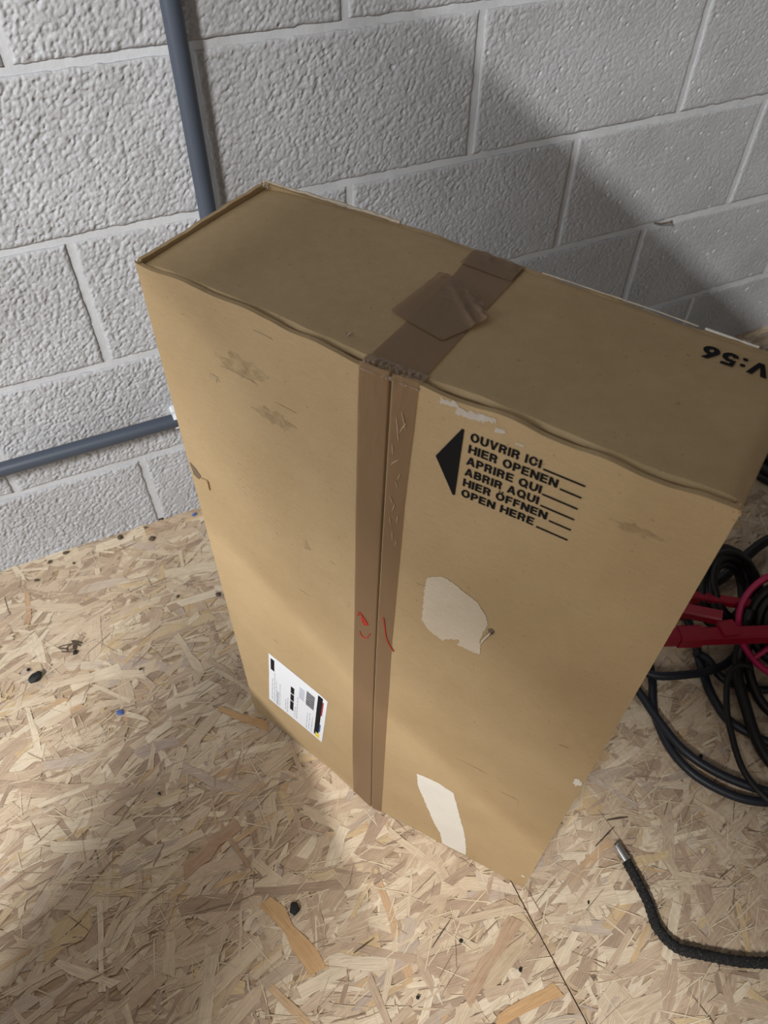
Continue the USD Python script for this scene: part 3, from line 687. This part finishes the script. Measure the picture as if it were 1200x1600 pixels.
for i, (u, z, w, h) in enumerate([(.110, .800, .075, .030), (.140, .760, .060, .022), (.165, .600, .014, .024), (.452, .815, .040, .012)]):
    scuff(u, z, w, h, 90 + i, 'smudge', 'smudge')
# punched tear on the left edge and a nick on the top
obj('torn_flap', on_front(patch(ragged([(.0165, .6055), (.0265, .6075), (.0275, .5915), (.0180, .5895)], .0004, .003, 8), .0015), out=0.0006), 'cardboard', box, label='small torn tab at the left edge of the front')
obj('puncture', on_front(patch(ragged([(.0030, .6215), (.0110, .6150), (.0160, .6070), (.0120, .5990), (.0040, .6020)], .0004, .003, 9), .0003), out=0.0003), 'scuff_grey', box)
q = T(np.array([.2065, .2090, .2100, .2075]), np.array([.0190, .0205, .0225, .0210]), np.array([.0004, .003, .0028, .0004]))
obj('torn_flap', trimesh.Trimesh(np.vstack([q, q - [0, 0, .0008]]), [[0, 1, 2], [0, 2, 3], [4, 6, 5], [4, 7, 6], [0, 4, 5], [0, 5, 1], [1, 5, 6], [1, 6, 2], [2, 6, 7], [2, 7, 3], [3, 7, 4], [3, 4, 0]], process=False), 'torn_card', box, label='tiny nick in the paper of the top')
# frayed corners: a few curled fibres of paper
def fray(center, n, size, seed):
    r = np.random.default_rng(seed); ms = []
    for _ in range(n):
        c = np.array(center) + r.normal(0, size, 3) * [1, 1, .35]
        d = r.normal(0, 1, 3); d /= np.linalg.norm(d)
        e = r.normal(0, 1, 3)
        ms.append(tube(spline([c, c + d * size * .7 + e * size * .15, c + d * size * 1.2 + e * size * .4], 8), r.uniform(.0003, .0007), 5))
    return join(*ms)
obj('frayed_corner', fray((*BACK[0] - UY * .004 + UX * .006, BOXH + .0005), 26, .0022, 1), 'torn_card', box)
obj('frayed_corner', fray((*TOPL[0] + UX * .002, BOXH), 10, .0014, 2), 'cardboard_edge', box)
obj('frayed_corner', fray((*TOPR[-1] - UX * .002 + UY * .003, BOXH - .002), 26, .0020, 3), 'cardboard', box)

# ------------------------------------------------------------------ conduits on the wall
cv = thing('conduit', 'grey plastic conduit running straight up the block wall behind the box', 'conduit')
obj('pipe', tube(np.column_stack([np.full(20, .2196), np.full(20, -.023), np.linspace(.30, 2.75, 20)]), 0.0134, 28), 'conduit_grey', cv, smooth=True)
for z in (.42, 1.35):
    obj('bracket', join(bar((.2196, .003, z - .011), (.2196, .003, z + .011), .03, .012), bar((.2196, -.005, z - .009), (.2196, -.005, z + .009), .034, .014)), 'white_plastic', cv)
ch = thing('conduit', 'grey plastic conduit running level along the wall low on the left', 'conduit')
obj('pipe', tube(np.column_stack([np.linspace(-2.95, .125, 20), np.full(20, -.032), np.full(20, .2735)]), 0.0128, 28), 'conduit_grey', ch, smooth=True)
def clip(name, x):
    t = thing('pipe_clip', 'white plastic clip holding the level conduit to the wall next to the box', 'clip')
    arc = circle((x, -.032, .2735), (1, 0, 0), 0.0150, 30, 0, 2 * math.pi)
    pr_ = np.array(arc)
    inner = circle((x, -.032, .2735), (1, 0, 0), 0.0131, 30, 0, 2 * math.pi)
    keep = slice(0, 30)
    P = np.stack([pr_ + [-.010, 0, 0], pr_ + [.010, 0, 0]], 1)
    # C-shaped band, open towards the room
    sel = [i for i in range(30) if not (pr_[i, 1] < -.040 and abs(pr_[i, 2] - .2735) < .008)]
    order = sorted(sel, key=lambda i: (math.atan2(pr_[i, 2] - .2735, -(pr_[i, 1] + .032)) % (2 * math.pi)))
    B = P[order]; C = np.array([.0, -.032, .2735])
    N = B - np.stack([np.broadcast_to([x - .010, -.032, .2735], B[:, 0].shape), np.broadcast_to([x + .010, -.032, .2735], B[:, 0].shape)], 1)
    N = N / np.linalg.norm(N, axis=-1, keepdims=True)
    obj('band', shell(B, N, 0.0019), 'white_plastic', t, smooth=40)
    obj('base', bar((x, -.0175, .2735), (x, .004, .2735), .018, .020), 'white_plastic', t)
clip('pipe_clip', .0985)
# a nail left in the joint, a chip in a block
t = thing('masonry_nail', 'small dark nail stub sticking out of a mortar joint on the right', 'nail')
obj('shank', tube([(1.165, .004, .4065), (1.172, -.010, .4100), (1.186, -.022, .4170)], .0020, 8), 'stone_brown', t)
obj('head', tube([(1.185, -.0215, .4166), (1.188, -.0245, .4181)], .0036, 8), 'stone_brown', t)

# ------------------------------------------------------------------ cables on the floor at the right
def cable(label, pts, r, mat='rubber_cable', n=90, **kw):
    obj('cable', tube(spline(pts, n), r, 14), mat, smooth=True, label=label, category='cable', **kw)
c0 = thing('cable', 'thick dark rubber cable lying in wide doubled loops right of the box', 'cable')
A = [(.700, -.640, .010), (.676, -.690, .012), (.670, -.765, .016), (.667, -.79, .018), (.666, -.821, .019), (.668, -.859, .019), (.679, -.894, .019), (.701, -.93, .018), (.723, -.956, .018), (.748, -.979, .018), (.783, -.999, .018), (.85, -1.02, .016), (.95, -1.00, .012), (1.03, -.93, .010)]
A2 = [(.735, -.690, .009), (.713, -.738, .0075), (.693, -.765, .0075), (.676, -.790, .0075), (.664, -.824, .0075), (.658, -.853, .0075), (.659, -.883, .0075), (.667, -.912, .0075), (.689, -.948, .0075), (.713, -.973, .0075), (.742, -.991, .0075), (.78, -1.007, .0075), (.86, -1.03, .0075), (.97, -1.02, .0075)]
obj('loop', tube(spline(A, 110), .0072, 16), 'rubber_cable', c0, smooth=True)
obj('loop', tube(spline(A2, 110), .0072, 16), 'rubber_cable', c0, smooth=True)
cable('dark rubber cable bending sideways out from behind the box under the red frame', [(.66, -.66, .012), (.691, -.705, .022), (.704, -.735, .026), (.726, -.751, .028), (.758, -.763, .028), (.793, -.772, .026), (.834, -.775, .022), (.90, -.755, .012)], .0075)
cable('dark rubber cable curving across the floor through the middle of the loops', [(.88, -.62, .0075), (.852, -.67, .0075), (.835, -.708, .0075), (.816, -.743, .0075), (.802, -.772, .0075), (.79, -.799, .0075), (.784, -.825, .0075), (.781, -.853, .0075), (.789, -.875, .0075), (.8, -.894, .0075), (.825, -.927, .0075), (.90, -.97, .0075)], .0078)
cable('short dark cable running right across the floor beneath the reel', [(.805, -.735, .026), (.819, -.752, .022), (.82, -.768, .020), (.825, -.787, .010), (.834, -.802, .0075), (.857, -.825, .0075), (.896, -.846, .0075), (.98, -.86, .0075)], .007)
t = thing('strap', 'narrow black strap hanging from the reel down over the cable loops', 'strap')
obj('webbing', tube(spline([(.845, -.812, .066), (.828, -.800, .071), (.806, -.804, .064), (.776, -.834, .054), (.757, -.862, .048), (.741, -.895, .042), (.728, -.930, .036), (.724, -.962, .034), (.729, -.997, .033), (.75, -1.04, .012), (.80, -1.08, .006)], 90), .0052, 10), 'black_cable', t, smooth=True)
cable('thick black cable dropping from the reel to the floor at the right', [(.892, -.735, .11), (.872, -.755, .085), (.848, -.784, .052), (.827, -.816, .038), (.814, -.849, .030), (.799, -.887, .022), (.791, -.931, .012), (.81, -1.00, .010)], .0095, 'black_cable')
cable('black cable looping beside the thick one under the reel', [(.885, -.765, .07), (.862, -.792, .05), (.848, -.833, .032), (.848, -.865, .020), (.862, -.89, .012), (.93, -.93, .009)], .0085, 'black_cable')
cable('black cable arching over the floor behind the reel', [(1.20, -.63, .02), (1.134, -.597, .03), (1.093, -.596, .034), (1.04, -.607, .03), (.989, -.619, .022), (.944, -.623, .014), (.89, -.60, .010), (.83, -.56, .009)], .0105, 'black_cable')
cc = thing('cable_coil', 'coil of thick black cable lying on the floor at the far right edge', 'coil')
for i, (r, z, dx) in enumerate([(.13, .012, 0), (.115, .014, .006), (.125, .036, -.004), (.112, .038, .004), (.12, .060, .0)]):
    obj('turn', tube(circle((1.375 + dx, -.415 + dx, z), (.05 * (i % 2), .04, 1), r, 60), .0115, 12, caps=False), 'black_cable', cc, smooth=True)

# ------------------------------------------------------------------ red cable reel
reel = thing('cable_reel', 'red metal cable reel frame with round rim beside the box', 'reel')
RC, RA = np.array([.930, -.802, .130]), np.array([-.62, -.22, .75])
RA = RA / np.linalg.norm(RA)
obj('rim', tube(circle(RC, RA, .094, 72), .0058, 12, caps=False), 'pink_red_paint', reel, smooth=True)
fx, fy, _ = frame(RA)
for a in (0.25, 0.25 + 2.094, 0.25 + 4.189):
    d = math.cos(a) * fx + math.sin(a) * fy
    obj('spoke', tube([RC + d * .018, RC + d * .092], .0045, 10), 'pink_red_paint', reel, smooth=True)
obj('hub', tube([RC - RA * .02, RC + RA * .012], .020, 24), 'red_paint', reel, smooth=40)
obj('rim', tube(circle(RC - RA * .085, RA, .098, 72), .0058, 12, caps=False), 'red_paint', reel, smooth=True)
obj('cable_winding', join(*[tube(circle(RC - RA * (.016 + .0135 * i), RA, r + .002 * (i % 2), 56), .0072, 10, caps=False) for r in (.050, .063, .076) for i in range(5)]), 'black_cable', reel, smooth=True)
obj('axle', tube([RC + RA * .02, RC - RA * .10], .008, 14), 'steel', reel, smooth=True)
obj('frame_bar', bar((.690, -.710, .118), (1.10, -.880, .118), .024, .026), 'red_paint', reel)
obj('frame_bar', bar((.815, -.668, .112), (1.02, -.790, .085), .016, .016), 'red_paint', reel)
obj('brace', bar((.745, -.662, .118), (.818, -.735, .132), .022, .020), 'red_paint', reel)
obj('bracket', bar((.800, -.752, .132), (.826, -.760, .132), .030, .010), 'red_paint', reel)
obj('frame_joint', bar((.735, -.728, .118), (.772, -.7435, .118), .030, .032), 'red_paint', reel)
for p, q in (((1.07, -.868, .107), (1.06, -.85, .003)), ((1.0, -.78, .085), (1.01, -.74, .003)), ((.828, -.676, .108), (.85, -.655, .003))):
    obj('leg', bar(p, q, .014, .014), 'red_paint', reel)

bd = thing('cable_coil', 'tight bundle of black cable hanging behind the red reel frame', 'coil')
for i in range(9):
    r = .058 + .008 * (i % 3)
    obj('turn', tube(circle((.905 + .006 * (i % 2), -.686 + .009 * (i // 3), .080 + .004 * (i % 4)), (.35 - .1 * (i % 3), -.55, .7), r, 40), .0078, 10, caps=False), 'black_cable', bd, smooth=True)

# ------------------------------------------------------------------ black braided strap with a metal end
s = thing('rope', 'black braided cord with a shiny metal end lying on the floor', 'cord')
SP = [(.483, -.968), (.482, -.979), (.480, -.997), (.478, -1.020), (.473, -1.040), (.468, -1.057), (.470, -1.076), (.478, -1.093), (.495, -1.107), (.520, -1.125), (.549, -1.144), (.580, -1.160), (.611, -1.177), (.68, -1.21), (.78, -1.25)]
sp = spline([(*p, .0078) for p in SP], 160)
rr = .0072 + .0006 * np.sin(np.arange(160) * 1.9)
obj('braid', tube(sp, rr, 20, wob=.35, seed=3), 'strap_black', s, smooth=True)
fr = []
r3 = np.random.default_rng(12)
for i in list(range(0, 160, 3)) + [0, 1, 2, 0, 1, 3]:
    p = sp[i]; a = r3.uniform(0, math.pi); d = np.array([math.cos(a) * r3.choice([-1, 1]), math.sin(a) * r3.choice([-1, 1]), r3.uniform(-.1, .8)]); d /= np.linalg.norm(d)
    l = r3.uniform(.004, .007)
    fr.append(tube(spline([p + d * .0055, p + d * (.007 + l * .4), p + d * (.007 + l) + r3.normal(0, .002, 3)], 6), .00045, 5))
obj('loose_fibres', join(*fr), 'strap_black', s, kind='stuff')
obj('metal_end', tube([(.4830, -.9420, .0085), (.4832, -.9440, .0085), (.4832, -.9660, .0083), (.4826, -.9705, .0080)], [.0056, .0062, .0062, .0058], 24), 'steel', s, smooth=40, label='shiny cylindrical metal end')

# ------------------------------------------------------------------ crumbs on the floor
def lump(r, flat, seed):
    m = trimesh.creation.icosphere(2, 1.0)
    v = np.array(m.vertices)
    v = v * (0.65 + 0.7 * meshkit.noise(v * 1.6 + seed * 3.1, seed))[:, None] * np.array([r, r * (0.55 + 0.4 * ((seed * 37) % 10) / 10), r * flat])
    m.vertices = v - [0, 0, v[:, 2].min()]
    return m
def crumb(name, label, cat, x, y, r, mat, seed, flat=.6, group=None, rot=0.0):
    m = lump(r, flat, seed); m.apply_transform(trimesh.transformations.rotation_matrix(rot, (0, 0, 1))); m.apply_translation((x, y, 0.0001))
    obj(name, m, mat, smooth=50, label=label, category=cat, group=group)
crumb('pebble', 'black pebble on the floor left of the box', 'pebble', -.278, -.278, .0125, 'stone_black', 3, .5, rot=.5)
crumb('plastic_chip', 'small blue plastic chip on the open floor left of the box', 'chip', -.158, -.405, .0065, 'blue_plastic', 5, .25, rot=-.6)
crumb('plastic_chip', 'tiny blue plastic chip close to the wall and the box', 'chip', .079, -.019, .0055, 'blue_plastic', 6, .3, rot=.4)
crumb('crumb', 'slim black crumb on the floor near the orange wood strand', 'crumb', .007, -.817, .0080, 'stone_black', 7, .4, rot=1.4)
G1 = 'brown grit along the foot of the wall'
for i, (x, y, r, l) in enumerate([
        (-.183, -.012, .0060, 'dark brown grit crumb touching the wall foot, the largest one left of the upright conduit'),
        (-.217, -.022, .0040, 'brown grit crumb by the wall foot, next left of the largest dark one'),
        (-.174, -.045, .0030, 'tiny brown grit crumb just in front of the largest dark one at the wall'),
        (-.247, -.058, .0045, 'leftmost brown grit crumb near the foot of the wall'),
        (-.017, -.048, .0060, 'brown grit crumb lying a little off the wall near the box, biggest there'),
        (-.076, -.018, .0065, 'wide brown grit crumb at the wall foot about midway between picture edge and box'),
        (-.023, -.012, .0035, 'small brown grit crumb tight against the wall foot beside the box'),
        (.066, -.238, .0050, 'brown grit crumb beside the left edge of the box, farthest from the wall'),
        (-.006, -.21, .0035, 'small brown grit crumb on open chipboard left of the box edge, well off the wall')]):
    crumb('grit', l, 'grit', x, y, r, 'stone_brown', 20 + i, .5, G1, rot=i * .9)
G2 = 'dark specks on the chipboard floor'
for i, (x, y, r, l) in enumerate([
        (-.107, -.336, .0030, 'tiny dark speck on the floor between the blue chip and the box'),
        (-.207, -.253, .0045, 'dark speck just right of the black pebble below the dirt smear'),
        (-.289, -.254, .0035, 'dark speck just above the black pebble'),
        (-.13, -.57, .0030, 'dark speck on the floor below the blue chip'),
        (.206, -.955, .0025, 'dark speck left of the board seam near the box foot'),
        (.264, -1.021, .0028, 'dark speck close to the board seam near the bottom of the picture'),
        (.40, -.99, .0024, 'dark speck between the board seam and the metal cord end'),
        (.70, -.885, .0032, 'dark speck inside the loops of rubber cable'),
        (.12, -.99, .0026, 'dark speck right of the orange wood strand at the bottom')]):
    crumb('speck', l, 'speck', x, y, r, 'stone_black', 50 + i, .45, G2, rot=i * .7)
r4 = np.random.default_rng(31)
ms = [tube(spline([(-.218 + r4.uniform(-.013, .026), -.234 + r4.uniform(-.010, .008), .0012) for _ in range(4)], 14), .0011, 5) for _ in range(5)]
obj('dirt_smear', join(*ms), 'stone_brown', label='dark scribble of dirt above the black pebble', category='dirt')
def splinter(label, p, q, r=.0010):
    obj('splinter', tube([(*p, .0013), ((p[0] + q[0]) / 2, (p[1] + q[1]) / 2, .0019), (*q, .0011)], [r * .6, r, r * .4], 6), 'stone_brown', label=label, category='splinter')
splinter('thin dark splinter in front of the box at the bottom', (.062, -.905), (.096, -.900))
splinter('thin dark splinter halfway along the board seam', (.165, -.945), (.205, -.925))
splinter('thin dark splinter pointing at the metal cord end', (.495, -.905), (.528, -.915), .0012)
splinter('long dark splinter between the looped cable and the corner', (.455, -.93), (.50, -.918), .0010)
